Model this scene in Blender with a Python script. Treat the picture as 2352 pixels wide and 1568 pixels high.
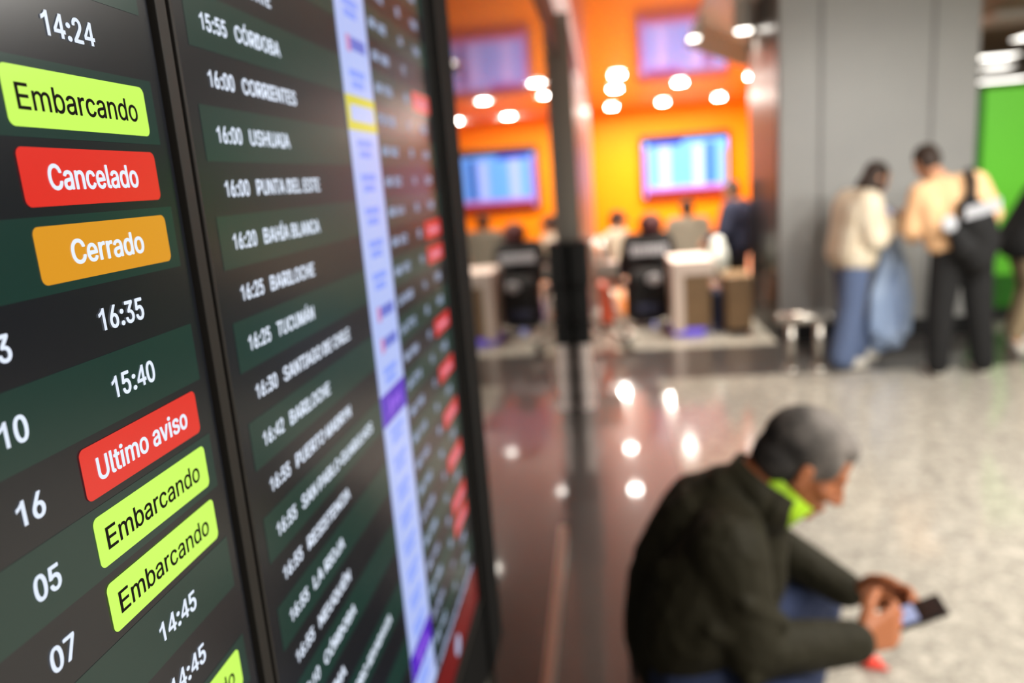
import bpy, bmesh, math, os, random
from mathutils import Vector as V, Matrix

for _o in list(bpy.data.objects):
    bpy.data.objects.remove(_o)
C = bpy.context.scene.collection
scene = bpy.context.scene
PI = math.pi
random.seed(4)

# ------------------------------------------------------------------ camera
EYE = 1.6                                   # camera height above the floor
YAW, PITCH, ROLL = 0.1309, 0.2110, -0.0775
cd = bpy.data.cameras.new('camera')
cam = bpy.data.objects.new('camera', cd)
C.objects.link(cam)
cd.sensor_width = 36.0
cd.lens = 1735.9 * 36.0 / 2352.0
cd.clip_start, cd.clip_end = 0.01, 200
fw = V((-math.sin(YAW) * math.cos(PITCH), math.cos(YAW) * math.cos(PITCH), -math.sin(PITCH)))
rt = V((math.cos(YAW), math.sin(YAW), 0))
up = rt.cross(fw)
c_, s_ = math.cos(ROLL), math.sin(ROLL)
r2, u2 = rt * c_ + up * s_, up * c_ - rt * s_
cam.matrix_world = Matrix(((r2.x, u2.x, -fw.x, 0), (r2.y, u2.y, -fw.y, 0), (r2.z, u2.z, -fw.z, EYE), (0, 0, 0, 1)))
cd.dof.use_dof = True
cd.dof.focus_distance = 0.360
cd.dof.aperture_fstop = 4.0
cd.dof.aperture_blades = 0
scene.camera = cam

# ------------------------------------------------------------------ world, exposure
w = bpy.data.worlds.new('hall_air')
scene.world = w
w.use_nodes = True
w.node_tree.nodes['Background'].inputs[0].default_value = (1.0, 0.95, 0.88, 1)
w.node_tree.nodes['Background'].inputs[1].default_value = 0.30
scene.view_settings.view_transform = 'Standard'
scene.view_settings.look = 'None'
scene.view_settings.exposure = 0.0
scene.view_settings.gamma = 1.0
scene.view_settings.use_curve_mapping = False
scene.cycles.max_bounces = 8
scene.cycles.sample_clamp_indirect = 6.0
scene.cycles.caustics_reflective = False
scene.cycles.caustics_refractive = False

CEIL = 2.774


def area(name, loc, sx, sy, power, col=(1, .93, .84), rot=(0, 0, 0), parent=None, shape='RECTANGLE', spread=PI):
    l = bpy.data.lights.new(name, 'AREA')
    l.shape, l.size, l.size_y, l.energy, l.color, l.spread = shape, sx, sy, power, col, spread
    o = bpy.data.objects.new(name, l)
    C.objects.link(o)
    o.location, o.rotation_euler = loc, rot
    if parent:
        o.parent = parent
    return o


# added out-of-view fill panels that light the near hall (their housings are built further down)
FILL_PANELS = [(1.8, -1.4, 70), (3.6, -1.2, 60), (2.0, 1.0, 44), (4.3, 1.4, 56), (2.6, 3.2, 75), (5.2, 3.2, 75)]


# ------------------------------------------------------------------ materials
def lin(c):
    return tuple((x / 12.92 if x <= 0.04045 else ((x + 0.055) / 1.055) ** 2.4) for x in (k / 255 for k in c))


def mat(name, rgb, rough=0.6, spec=0.5, metal=0.0, emit=None, estr=1.0, coat=0.0, coat_rough=0.05, noise=None, bump=None):
    """rgb in sRGB 0-255; noise=(rgb2, scale, contrast); bump=(scale, strength)"""
    m = bpy.data.materials.new(name)
    m.use_nodes = True
    nt = m.node_tree
    b = nt.nodes['Principled BSDF']
    b.inputs['Base Color'].default_value = (*lin(rgb), 1)
    b.inputs['Roughness'].default_value = rough
    b.inputs['Specular IOR Level'].default_value = spec
    b.inputs['Metallic'].default_value = metal
    if coat:
        b.inputs['Coat Weight'].default_value = coat
        b.inputs['Coat Roughness'].default_value = coat_rough
    if emit is not None:
        b.inputs['Emission Color'].default_value = (*lin(emit), 1)
        b.inputs['Emission Strength'].default_value = estr
    if noise or bump:
        tc = nt.nodes.new('ShaderNodeTexCoord')
    if noise:
        n = nt.nodes.new('ShaderNodeTexNoise')
        n.inputs['Scale'].default_value = noise[1]
        n.inputs['Detail'].default_value = 5
        nt.links.new(tc.outputs['Object'], n.inputs['Vector'])
        r = nt.nodes.new('ShaderNodeValToRGB')
        r.color_ramp.elements[0].position = 0.5 - noise[2]
        r.color_ramp.elements[1].position = 0.5 + noise[2]
        r.color_ramp.elements[0].color = (*lin(rgb), 1)
        r.color_ramp.elements[1].color = (*lin(noise[0]), 1)
        nt.links.new(n.outputs['Fac'], r.inputs['Fac'])
        nt.links.new(r.outputs['Color'], b.inputs['Base Color'])
    if bump:
        n2 = nt.nodes.new('ShaderNodeTexNoise')
        n2.inputs['Scale'].default_value = bump[0]
        n2.inputs['Detail'].default_value = 3
        nt.links.new(tc.outputs['Object'], n2.inputs['Vector'])
        bp = nt.nodes.new('ShaderNodeBump')
        bp.inputs['Strength'].default_value = bump[1]
        bp.inputs['Distance'].default_value = 0.02
        nt.links.new(n2.outputs['Fac'], bp.inputs['Height'])
        nt.links.new(bp.outputs['Normal'], b.inputs['Normal'])
    return m


def terrazzo(name):
    m = mat(name, (205, 196, 180), rough=0.10, spec=0.45)
    nt = m.node_tree
    b = nt.nodes['Principled BSDF']
    tc = nt.nodes.new('ShaderNodeTexCoord')
    n1 = nt.nodes.new('ShaderNodeTexNoise')
    n1.inputs['Scale'].default_value = 13
    n1.inputs['Detail'].default_value = 6
    n1.inputs['Roughness'].default_value = 0.75
    n2 = nt.nodes.new('ShaderNodeTexVoronoi')
    n2.inputs['Scale'].default_value = 75
    for n in (n1, n2):
        nt.links.new(tc.outputs['Object'], n.inputs['Vector'])
    r1 = nt.nodes.new('ShaderNodeValToRGB')
    r1.color_ramp.elements[0].position, r1.color_ramp.elements[1].position = 0.30, 0.66
    r1.color_ramp.elements[0].color = (*lin((152, 147, 138)), 1)
    r1.color_ramp.elements[1].color = (*lin((228, 222, 208)), 1)
    r2_ = nt.nodes.new('ShaderNodeValToRGB')
    r2_.color_ramp.elements[0].position, r2_.color_ramp.elements[1].position = 0.1, 0.9
    r2_.color_ramp.elements[0].color = (.55, .54, .53, 1)
    r2_.color_ramp.elements[1].color = (1, 1, 1, 1)
    nt.links.new(n1.outputs['Fac'], r1.inputs['Fac'])
    nt.links.new(n2.outputs['Color'], r2_.inputs['Fac'])
    mx = nt.nodes.new('ShaderNodeMix')
    mx.data_type = 'RGBA'
    mx.blend_type = 'MULTIPLY'
    mx.inputs[0].default_value = 0.8
    nt.links.new(r1.outputs['Color'], mx.inputs[6])
    nt.links.new(r2_.outputs['Color'], mx.inputs[7])
    nt.links.new(mx.outputs[2], b.inputs['Base Color'])
    return m


M = {}
M['floor'] = terrazzo('pale_terrazzo')
M['granite'] = mat('dark_granite', (64, 60, 58), rough=0.28, spec=0.4, coat=0.85, coat_rough=0.05, noise=((86, 81, 78), 60, .2))
M['glass_black'] = mat('black_glass', (9, 9, 9), rough=0.03, spec=0.85)
M['orange'] = mat('orange_paint', (255, 154, 10), rough=0.55, spec=0.2)
M['orange_gloss'] = mat('orange_gloss_ceiling', (255, 116, 2), rough=0.5, spec=0.2, coat=0.75, coat_rough=0.05)
M['grey_panel'] = mat('grey_column_cladding', (160, 160, 158), rough=0.42, spec=0.5, noise=((166, 166, 163), 3, .3))
M['grey_seam'] = mat('dark_grey_joint', (122, 121, 118), rough=0.5)
M['mirror_dark'] = mat('dark_polished_steel', (44, 42, 41), rough=0.28, metal=0.5)
M['wall_dark'] = mat('dark_grey_wall', (128, 123, 114), rough=0.5)
M['wall_pink'] = mat('pale_gloss_wall', (128, 98, 90), rough=0.42, spec=0.5)
M['black'] = mat('black_plastic', (14, 14, 14), rough=0.45)
M['surround'] = mat('matt_black_surround', (9, 9, 9), rough=0.8, spec=0.15)
M['bezel'] = mat('black_metal_bezel', (30, 28, 26), rough=0.5, spec=0.3)
M['steel'] = mat('brushed_steel', (200, 194, 184), rough=0.28, metal=0.85)
M['steel_bright'] = mat('pale_steel', (232, 218, 212), rough=0.3, metal=0.35)
M['silver'] = mat('silver_ceiling', (216, 214, 209), rough=0.34, spec=0.5)
M['ceil_beige'] = mat('beige_ceiling', (160, 146, 126), rough=0.7)
M['white_paint'] = mat('white_paint', (225, 220, 214), rough=0.5)
M['wall_far'] = mat('far_wall_grey', (150, 143, 132), rough=0.7)
M['lamp'] = mat('lamp_glow', (255, 250, 240), emit=(255, 250, 240), estr=120)
M['lamp_soft'] = mat('soft_lamp_glow', (255, 250, 240), emit=(255, 250, 240), estr=9)
M['fill_glow'] = mat('fill_panel_glow', (255, 250, 240), emit=(255, 248, 236), estr=3.0)
M['cove'] = mat('cove_strip', (240, 214, 206), emit=(255, 214, 204), estr=0.7)
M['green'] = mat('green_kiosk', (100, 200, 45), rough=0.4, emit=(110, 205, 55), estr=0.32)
M['green_dark'] = mat('green_side', (44, 120, 22), rough=0.45)
M['skin'] = mat('warm_skin', (176, 106, 66), rough=0.5, bump=(60, .15))
M['skin_light'] = mat('light_skin', (205, 150, 118), rough=0.5)
M['hair_grey'] = mat('salt_and_pepper_hair', (44, 41, 39), rough=0.75, noise=((140, 132, 126), 16, .28), bump=(120, .25))
_nt = M['hair_grey'].node_tree
_tc = _nt.nodes.new('ShaderNodeTexCoord')
_sx = _nt.nodes.new('ShaderNodeSeparateXYZ')
_nt.links.new(_tc.outputs['Object'], _sx.inputs[0])
_mr = _nt.nodes.new('ShaderNodeMapRange')
_mr.inputs['From Min'].default_value, _mr.inputs['From Max'].default_value = .20, .34
_mr.inputs['To Min'].default_value, _mr.inputs['To Max'].default_value = -.30, .16
_nt.links.new(_sx.outputs['X'], _mr.inputs['Value'])
_ad = _nt.nodes.new('ShaderNodeMath')
_ramp = [n for n in _nt.nodes if n.type == 'VALTORGB'][0]
_src = _ramp.inputs['Fac'].links[0].from_socket
_nt.links.new(_src, _ad.inputs[0])
_nt.links.new(_mr.outputs[0], _ad.inputs[1])
_nt.links.new(_ad.outputs[0], _ramp.inputs['Fac'])
M['hair_dark'] = mat('dark_brown_hair', (46, 30, 20), rough=0.55, bump=(50, .6))
M['hair_maroon'] = mat('maroon_hair', (70, 22, 26), rough=0.6, bump=(50, .6))
M['olive'] = mat('dark_olive_jacket', (38, 35, 21), rough=0.75, spec=0.25, bump=(14, .9))
M['navy_denim'] = mat('navy_denim', (50, 62, 96), rough=0.85, bump=(30, .5))
M['neon'] = mat('neon_green_collar', (175, 225, 20), rough=0.6, emit=(150, 200, 10), estr=0.0)
M['cream'] = mat('cream_fleece', (250, 240, 218), rough=0.95, noise=((232, 214, 184), 12, .25), bump=(40, .8))
M['blue_jeans'] = mat('blue_jeans', (92, 108, 142), rough=0.9, bump=(20, .5))
M['pale_jeans'] = mat('pale_blue_denim', (184, 204, 234), rough=0.9, noise=((150, 172, 208), 5, .2), bump=(20, .5))
M['peach'] = mat('peach_sweater', (244, 196, 148), rough=0.95, bump=(20, .5))
M['cloth_black'] = mat('black_cloth', (20, 20, 21), rough=0.85, bump=(20, .5))
M['cloth_navy'] = mat('navy_cloth', (26, 30, 54), rough=0.85, bump=(20, .5))
M['khaki'] = mat('khaki_cloth', (150, 132, 104), rough=0.9)
M['grey_cloth'] = mat('warm_grey_cloth', (138, 132, 118), rough=0.9)
M['white_cloth'] = mat('off_white_leather', (222, 216, 204), rough=0.6)
M['white_print'] = mat('white_print', (196, 198, 204), rough=0.7)
M['red_case'] = mat('coral_red_shell', (214, 92, 62), rough=0.4)
M['brown'] = mat('brown_laminate', (140, 112, 78), rough=0.5, noise=((124, 98, 68), 6, .3))
M['counter_white'] = mat('white_laminate', (240, 222, 208), rough=0.4)
M['violet'] = mat('violet_base_light', (120, 100, 220), emit=(110, 95, 235), estr=0.6)
M['green_white'] = mat('translucent_bag', (236, 240, 234), rough=0.5, noise=((150, 205, 150), 3, .12))
M['phone_screen'] = mat('phone_screen', (5, 5, 6), rough=0.1, emit=(176, 184, 220), estr=1.0)
M['red_wrap'] = mat('red_wrapper', (255, 72, 52), rough=0.4)


# ------------------------------------------------------------------ object helpers
def tag(o, label=None, cat=None, group=None, kind=None):
    if label: o['label'] = label
    if cat: o['category'] = cat
    if group: o['group'] = group
    if kind: o['kind'] = kind
    return o


def thing(name, label, cat, loc=(0, 0, 0), rz=0, group=None):
    o = bpy.data.objects.new(name, None)
    C.objects.link(o)
    o.empty_display_size = .05
    o.location, o.rotation_euler = loc, (0, 0, rz)
    return tag(o, label, cat, group)


def obj(name, bm, m, parent=None, bevel=0, smooth=False, loc=None):
    me = bpy.data.meshes.new(name)
    if isinstance(bm, bmesh.types.BMesh):
        bmesh.ops.recalc_face_normals(bm, faces=bm.faces)
        bm.to_mesh(me)
        bm.free()
    else:
        me = bm
        me.name = name
    if m is not None:
        me.materials.clear()
        me.materials.append(m)
    if smooth:
        for p in me.polygons:
            p.use_smooth = True
    o = bpy.data.objects.new(name, me)
    C.objects.link(o)
    if parent: o.parent = parent
    if loc: o.location = loc
    if bevel:
        b = o.modifiers.new('edge', 'BEVEL')
        b.width, b.segments, b.limit_method = bevel, 2, 'ANGLE'
    return o


def box(bm, x0, x1, y0, y1, z0, z1):
    vs = [bm.verts.new((x, y, z)) for z in (z0, z1) for y in (y0, y1) for x in (x0, x1)]
    for f in ((0, 2, 3, 1), (4, 5, 7, 6), (0, 1, 5, 4), (2, 6, 7, 3), (0, 4, 6, 2), (1, 3, 7, 5)):
        bm.faces.new([vs[i] for i in f])
    return bm


def bx(*a):
    return box(bmesh.new(), *a)


def prism(bm, pts, z0, z1):
    lo = [bm.verts.new((x, y, z0)) for x, y in pts]
    hi = [bm.verts.new((x, y, z1)) for x, y in pts]
    bm.faces.new(lo[::-1])
    bm.faces.new(hi)
    n = len(pts)
    for i in range(n):
        bm.faces.new((lo[i], lo[(i + 1) % n], hi[(i + 1) % n], hi[i]))
    return bm


def frame_of(d):
    d = d.normalized()
    a = V((0, 0, 1)) if abs(d.z) < .9 else V((1, 0, 0))
    s = d.cross(a).normalized()
    return s, s.cross(d), d


def cone(bm, p0, p1, r0, r1, n=14):
    p0, p1 = V(p0), V(p1)
    s, t, d = frame_of(p1 - p0)
    A, B = [], []
    for i in range(n):
        a = 2 * PI * i / n
        k = s * math.cos(a) + t * math.sin(a)
        A.append(bm.verts.new(p0 + k * r0))
        B.append(bm.verts.new(p1 + k * r1))
    bm.faces.new(A[::-1])
    bm.faces.new(B)
    for i in range(n):
        bm.faces.new((A[i], A[(i + 1) % n], B[(i + 1) % n], B[i]))
    return bm


def ell(bm, c, r, basis=None, sub=3):
    mt = Matrix.Identity(3)
    if basis:
        mt = Matrix([[basis[j][i] for j in range(3)] for i in range(3)])
    ret = bmesh.ops.create_icosphere(bm, subdivisions=sub, radius=1)
    for v in ret['verts']:
        v.co = V(c) + mt @ V((v.co.x * r[0], v.co.y * r[1], v.co.z * r[2]))
    return bm


def cap(bm, p0, p1, r0, r1=None):
    r1 = r0 if r1 is None else r1
    ell(bm, p0, (r0,) * 3, sub=2)
    ell(bm, p1, (r1,) * 3, sub=2)
    if (V(p1) - V(p0)).length > 1e-5:
        cone(bm, p0, p1, r0, r1)
    return bm


def chain(bm, pts, rs):
    for i in range(len(pts) - 1):
        cap(bm, pts[i], pts[i + 1], rs[i], rs[i + 1])
    return bm


def tube(bm, pts, r, n=10):
    for a, b in zip(pts, pts[1:]):
        cone(bm, a, b, r, r, n)
    for p in pts:
        ell(bm, p, (r,) * 3, sub=1)
    return bm


def fuse(bm, voxel=.006, smooth=5, cut=None):
    """one continuous surface out of overlapping closed shapes"""
    me = bpy.data.meshes.new('fuse')
    bmesh.ops.recalc_face_normals(bm, faces=bm.faces)
    bm.to_mesh(me)
    bm.free()
    o = bpy.data.objects.new('fuse', me)
    C.objects.link(o)
    r = o.modifiers.new('r', 'REMESH')
    r.mode, r.voxel_size = 'VOXEL', voxel
    if smooth:
        s = o.modifiers.new('s', 'SMOOTH')
        s.factor, s.iterations = .5, smooth
    dg = bpy.context.evaluated_depsgraph_get()
    out = bpy.data.meshes.new_from_object(o.evaluated_get(dg))
    bpy.data.objects.remove(o)
    bpy.data.meshes.remove(me)
    if cut:
        b2 = bmesh.new()
        b2.from_mesh(out)
        bmesh.ops.delete(b2, geom=[v for v in b2.verts if cut(v.co)], context='VERTS')
        b2.to_mesh(out)
        b2.free()
    for p in out.polygons:
        p.use_smooth = True
    return out


def struct(name, bm, m, label, cat, bevel=0):
    return tag(obj(name, bm, m, None, bevel), label, cat, None, 'structure')


# ------------------------------------------------------------------ lettering on the screens
try:
    FONT = bpy.data.fonts.load(os.path.join(bpy.utils.resource_path('LOCAL'), 'datafiles', 'fonts', 'Inter.woff2'))
except Exception:
    FONT = None
ADV = {}
for k, v in {'A': .722, 'B': .722, 'C': .722, 'D': .722, 'E': .667, 'F': .611, 'G': .778, 'H': .722, 'I': .278, 'J': .556, 'K': .722, 'L': .611, 'M': .833,
             'N': .722, 'O': .778, 'P': .667, 'Q': .778, 'R': .722, 'S': .667, 'T': .611, 'U': .722, 'V': .667, 'Y': .667, ' ': .278, ':': .3, '/': .278,
             '-': .333, 'l': .278, 'i': .278, 't': .333, 'r': .389, 'm': .889, 'c': .556, 'v': .556, 's': .556, 'e': .556, 'a': .556}.items():
    ADV[k] = v


def text_width(s, em):
    t = s
    for a, b in zip('ÁÉÍÓÚ', 'AEIOU'):
        t = t.replace(a, b)
    return sum(ADV.get(ch, .6 if ch.isalpha() else .556) for ch in t) * em


GLYPH = {}


def _text_mesh(body):
    cu = bpy.data.curves.new('t', 'FONT')
    cu.body = body
    if FONT: cu.font = FONT
    cu.size, cu.resolution_u, cu.fill_mode = 1.0, 3, 'FRONT'
    o = bpy.data.objects.new('t', cu)
    C.objects.link(o)
    bpy.context.view_layer.update()
    me = bpy.data.meshes.new_from_object(o.evaluated_get(bpy.context.evaluated_depsgraph_get()))
    vs = [(v.co.x, v.co.y) for v in me.vertices]
    fs = [tuple(p.vertices) for p in me.polygons]
    bpy.data.meshes.remove(me)
    bpy.data.objects.remove(o)
    bpy.data.curves.remove(cu)
    return vs, fs


def _span(body):
    vs, _ = _text_mesh(body)
    return min(v[0] for v in vs), max(v[0] for v in vs)


def glyph(ch):
    """outline of one character: cap height 1, advance normalised to 1"""
    if ch in GLYPH: return GLYPH[ch]
    if 'cap' not in GLYPH:
        vs, _ = _text_mesh('H')
        GLYPH['cap'] = max(v[1] for v in vs)
        GLYPH['HH'] = _span('HH')[1] - _span('HH')[0]
    if ch == '1':
        pts = [(.393, 0), (.393, .719), (.292, .719), (.246, .655), (.178, .596), (.082, .552), (.082, .432), (.178, .474), (.262, .530), (.262, 0)]
        vs = [(px / .556, py / .719) for px, py in pts]
        fs = [(1, 2, 3, 8), (3, 4, 7, 8), (4, 5, 6, 7), (0, 1, 8, 9)]
        GLYPH[ch] = (vs, fs, 1)
        return GLYPH[ch]
    if ch == '4':
        pts = [(.317, 0), (.452, 0), (.452, .719), (.317, .719), (.020, .148), (.540, .148), (.540, .264), (.020, .264), (.152, .264), (.335, .545), (.335, .719)]
        GLYPH[ch] = ([(px / .556, py / .719) for px, py in pts], [(0, 1, 2, 3), (4, 5, 6, 7), (7, 8, 9, 10)], 1)
        return GLYPH[ch]
    vs, fs = _text_mesh(ch)
    if not vs:
        GLYPH[ch] = ([], [], 1)
        return GLYPH[ch]
    h0 = _span('H')
    sp = _span('H' + ch + 'H')
    adv = (sp[1] - sp[0]) - GLYPH['HH']
    # left bearing, from the widths of the glyph alone and before an H
    hw = h0[1] - h0[0]
    hb = (GLYPH['HH'] - 2 * hw) / 2
    q = _span(ch + 'H')
    gx = adv - ((q[1] - q[0]) - hb - hw)
    x0 = min(v[0] for v in vs)
    GLYPH[ch] = ([((v[0] - x0 + gx) / adv, v[1] / GLYPH['cap']) for v in vs], fs, 0)
    return GLYPH[ch]


def letters(s, x, y, z, capheight, width=None, align='L', bold=.045):
    """flat lettering in the plane X = x, reading along +Y; y is the left edge or the middle, z the baseline"""
    em = capheight / .716
    V_, F_ = [], []
    pen = 0
    for ch in s:
        base = ch
        for a_, b_ in zip('ÁÉÍÓÚ', 'AEIOU'):
            if ch == a_: base = b_
        adv = ADV.get(base, .6 if base.isalpha() else .556) * em
        vs, fs, own = glyph(ch)
        d = 0 if own else bold * capheight
        for i in range(9 if d else 1):
            ox = d * math.cos(2 * PI * i / 8) if i < 8 and d else 0
            oy = d * .6 * math.sin(2 * PI * i / 8) if i < 8 and d else 0
            n = len(V_)
            V_ += [(pen + q[0] * adv + ox, q[1] * capheight + oy) for q in vs]
            F_ += [tuple(k + n for k in f) for f in fs]
        pen += adv
    x0, x1 = min(v[0] for v in V_), max(v[0] for v in V_)
    kx = (width / (x1 - x0)) if width else 1
    off = y if align == 'L' else y - (x1 - x0) * kx / 2
    me = bpy.data.meshes.new('lettering')
    me.from_pydata([(x, off + (v[0] - x0) * kx, z + v[1]) for v in V_], [], F_)
    return me


def plate(x, y0, y1, z0, z1, r=0, n=8):
    """flat rounded rectangle in the plane X = x"""
    bm = bmesh.new()
    pts = []
    if r <= 0:
        pts = [(y0, z0), (y1, z0), (y1, z1), (y0, z1)]
    else:
        for (cy, cz, a0) in ((y1 - r, z0 + r, -PI / 2), (y1 - r, z1 - r, 0), (y0 + r, z1 - r, PI / 2), (y0 + r, z0 + r, PI)):
            for i in range(n + 1):
                a = a0 + PI / 2 * i / n
                pts.append((cy + r * math.cos(a), cz + r * math.sin(a)))
    bm.faces.new([bm.verts.new((x, a, b)) for a, b in pts])
    return bm


def glow(name, rgb, s=1.0, rough=.23):
    return mat(name, (2, 2, 2), rough=rough, spec=.5, emit=rgb, estr=s)


G = dict(red_far=glow('screen_red_dim', (196, 38, 34)), blush=glow('screen_blush_text', (214, 140, 160)), dark=glow('screen_dark', (23, 25, 30)), green=glow('screen_green_row', (22, 52, 45)), white=glow('screen_white_text', (228, 238, 255)),
         soft=glow('screen_grey_text', (166, 180, 212)), lime=glow('screen_lime', (203, 255, 96)), red=glow('screen_red', (226, 46, 36)), amber=glow('screen_amber', (222, 152, 34)),
         ink=glow('screen_black_text', (34, 30, 26)), logo_white=glow('screen_logo_white', (176, 192, 244)), logo_blue=glow('screen_logo_blue', (132, 158, 248)),
         yellow=glow('screen_logo_yellow', (206, 200, 30)), violet=glow('screen_logo_violet', (82, 30, 190)), navy=glow('screen_logo_navy', (100, 114, 206)),
         rose=glow('screen_logo_red', (196, 140, 190)), footer=glow('screen_footer_red', (110, 18, 20)), pink=glow('screen_pink_text', (150, 104, 220)))
XS = -0.235          # plane of the two screens
EM1, EM2 = .0147, .0140


def display(name, label, y0, y1, rows, mid, pitch, base, em, left, right):
    """one upright screen: y0..y1 lit width, rows = {index: dict}, base = middle of row 0"""
    zt, zb = 2.115, .935
    root = thing(name, label, 'screen', (XS - .02, (y0 + y1) / 2, zb))
    L = root.location

    def add(nm, bm, m, parent=None, **k):
        o = obj(nm, bm, m, parent or root, **k)
        if o.parent is root:
            for v in o.data.vertices:
                v.co = v.co - L
        return o

    def sub(nm, bm, m, parent):
        o = obj(nm, bm, m, parent)
        for v in o.data.vertices:
            v.co = v.co - L
        return o
    # left / right = (gap, width) of the bezel strips beside the lit panel
    ha, hb = y0 - left[0] - left[1], y1 + right[0] + right[1]
    add('housing', bx(XS - .012, XS - .0015, ha - .002, hb, zb - .018, zt + .018), M['surround'])
    fr = bmesh.new()
    for (a, b, c, d) in ((ha, y0 - left[0], zb - .018, zt + .018), (y1 + right[0], hb, zb - .018, zt + .018),
                         (y0 - left[0], y1 + right[0], zb - .018, zb - .004), (y0 - left[0], y1 + right[0], zt + .004, zt + .018)):
        box(fr, XS - .010, XS + .0035, a, b, c, d)
    add('bezel', fr, M['bezel'], bevel=.0006)
    add('screen_panel', plate(XS, y0, y1, zb - .004, zt + .004), G['dark'])
    gl = y0 + .0145
    gr = y1 - .0095
    ks = [k for k in range(-40, 40) if base + pitch * k - pitch / 2 > 1.0 and base + pitch * k + pitch / 2 < 2.06]
    for k in ks:
        if k % 2 == 0:
            add('row_band', plate(XS + .0002, gl, gr, base + pitch * (k - .5), base + pitch * (k + .5)), G['green'])
    add('footer_band', plate(XS + .0002, y0, y1, zb, .994), G['footer'])
    wl = add('logo_column', plate(XS + .0004, y0 + .2895, y0 + .384, 1.003, 2.055), G['logo_white'])
    for k in ks:
        zc = base + pitch * k
        kind = rows.get(k, {}).get('logo', 'blue')
        ya, yb = y0 + .2895, y0 + .384
        if kind == 'yellow':
            p = sub('logo_cell', plate(XS + .0006, ya, yb, zc - pitch / 2, zc + pitch / 2), G['yellow'], wl)
            sub('logo', plate(XS + .0008, ya + .012, yb - .008, zc - .0075, zc + .0075, .003), G['logo_white'], wl)
        elif kind == 'violet':
            p = sub('logo_cell', plate(XS + .0006, ya, yb, zc - pitch / 2, zc + pitch / 2), G['violet'], wl)
            sub('logo', letters('jet', XS + .0008, (ya + yb) / 2, zc - .005, .012, .052, 'M'), G['pink'], wl)
        elif kind == 'navy':
            sub('logo_mark', plate(XS + .0006, ya + .022, ya + .036, zc - .009, zc + .007, .003), G['rose'], wl)
            sub('logo', plate(XS + .0006, ya + .036, yb - .012, zc - .006, zc + .006, .002), G['navy'], wl)
        else:
            bm = plate(XS + .0006, ya + .022, yb - .024, zc + .001, zc + .0085, .002)
            me = bpy.data.meshes.new('x')
            b2 = plate(XS + .0006, ya + .026, yb - .030, zc - .0095, zc - .002, .002)
            b2.to_mesh(me)
            bm.from_mesh(me)
            sub('logo', bm, G['logo_blue'], wl)
    for k, r in rows.items():
        zc = base + pitch * k
        bl = zc - .36 * em
        if 'time' in r:
            add('departure_time', letters(r['time'], XS + .0005, y0 + .031, bl, .716 * em, text_width(r['time'], em) * .95), G['white'])
        if 'dest' in r:
            add('destination', letters(r['dest'], XS + .0005, y0 + .076, bl, .716 * em, r.get('dw') or text_width(r['dest'], em)), G['white'])
        if 'flight' in r:
            add('flight_number', letters(r['flight'], XS + .0005, y0 + .396, bl, .716 * em, .066), G['soft'])
        if 'gate' in r:
            add('gate_number', letters(r['gate'], XS + .0005, mid - .0805, bl, .72 * em, text_width(r['gate'], em) * .94, 'M'), G['white' if not r.get('dim') else 'soft'])
        if 'stat' in r:
            s, kind = r['stat']
            wd = r.get('sw') or text_width(s, em) * .94
            if kind == 'time':
                add('status_time', letters(s, XS + .0005, mid - .001, bl, .716 * em, wd, 'M'), G['white' if not r.get('dim') else 'soft'])
            else:
                p = add('status_pill', plate(XS + .0005, mid - .0490, mid + .0490, zc - .0123, zc + .0123, .0035), G['red_far' if r.get('dim') else kind])
                o = obj('lettering', letters(s, XS + .0008, mid - .0012, bl, .716 * em, wd, 'M', .024 if kind == 'lime' else .045), G['ink' if kind == 'lime' else ('blush' if r.get('dim') else 'white')], p)
                for v in o.data.vertices:
                    v.co = v.co - L
    return root, add


# near screen: only its gate and status columns are in the picture
P1, B1 = .03273, 1.6486
n1 = {1: dict(stat=('14:24', 'time')), 0: dict(stat=('Embarcando', 'lime'), sw=.0830), -1: dict(stat=('Cancelado', 'red'), sw=.0645), -2: dict(stat=('Cerrado', 'amber'), sw=.0545),
      -3: dict(gate='03', stat=('16:35', 'time')), -4: dict(gate='10', stat=('15:40', 'time')), -5: dict(gate='16', stat=('Ultimo aviso', 'red'), sw=.0765),
      -6: dict(gate='05', stat=('Embarcando', 'lime'), sw=.0825), -7: dict(gate='07', stat=('Embarcando', 'lime'), sw=.0825), -8: dict(stat=('14:45', 'time')),
      -9: dict(stat=('14:45', 'time')), -10: dict(stat=('Embarcando', 'lime'), sw=.0825)}
display('departure_screen', 'upright departure screen with large lime Embarcando and red Cancelado boxes, filling the picture edge', .4065 - .675, .4065, n1, .3394, P1, B1, EM1, (.003, .010), (.0025, .0105))

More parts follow.
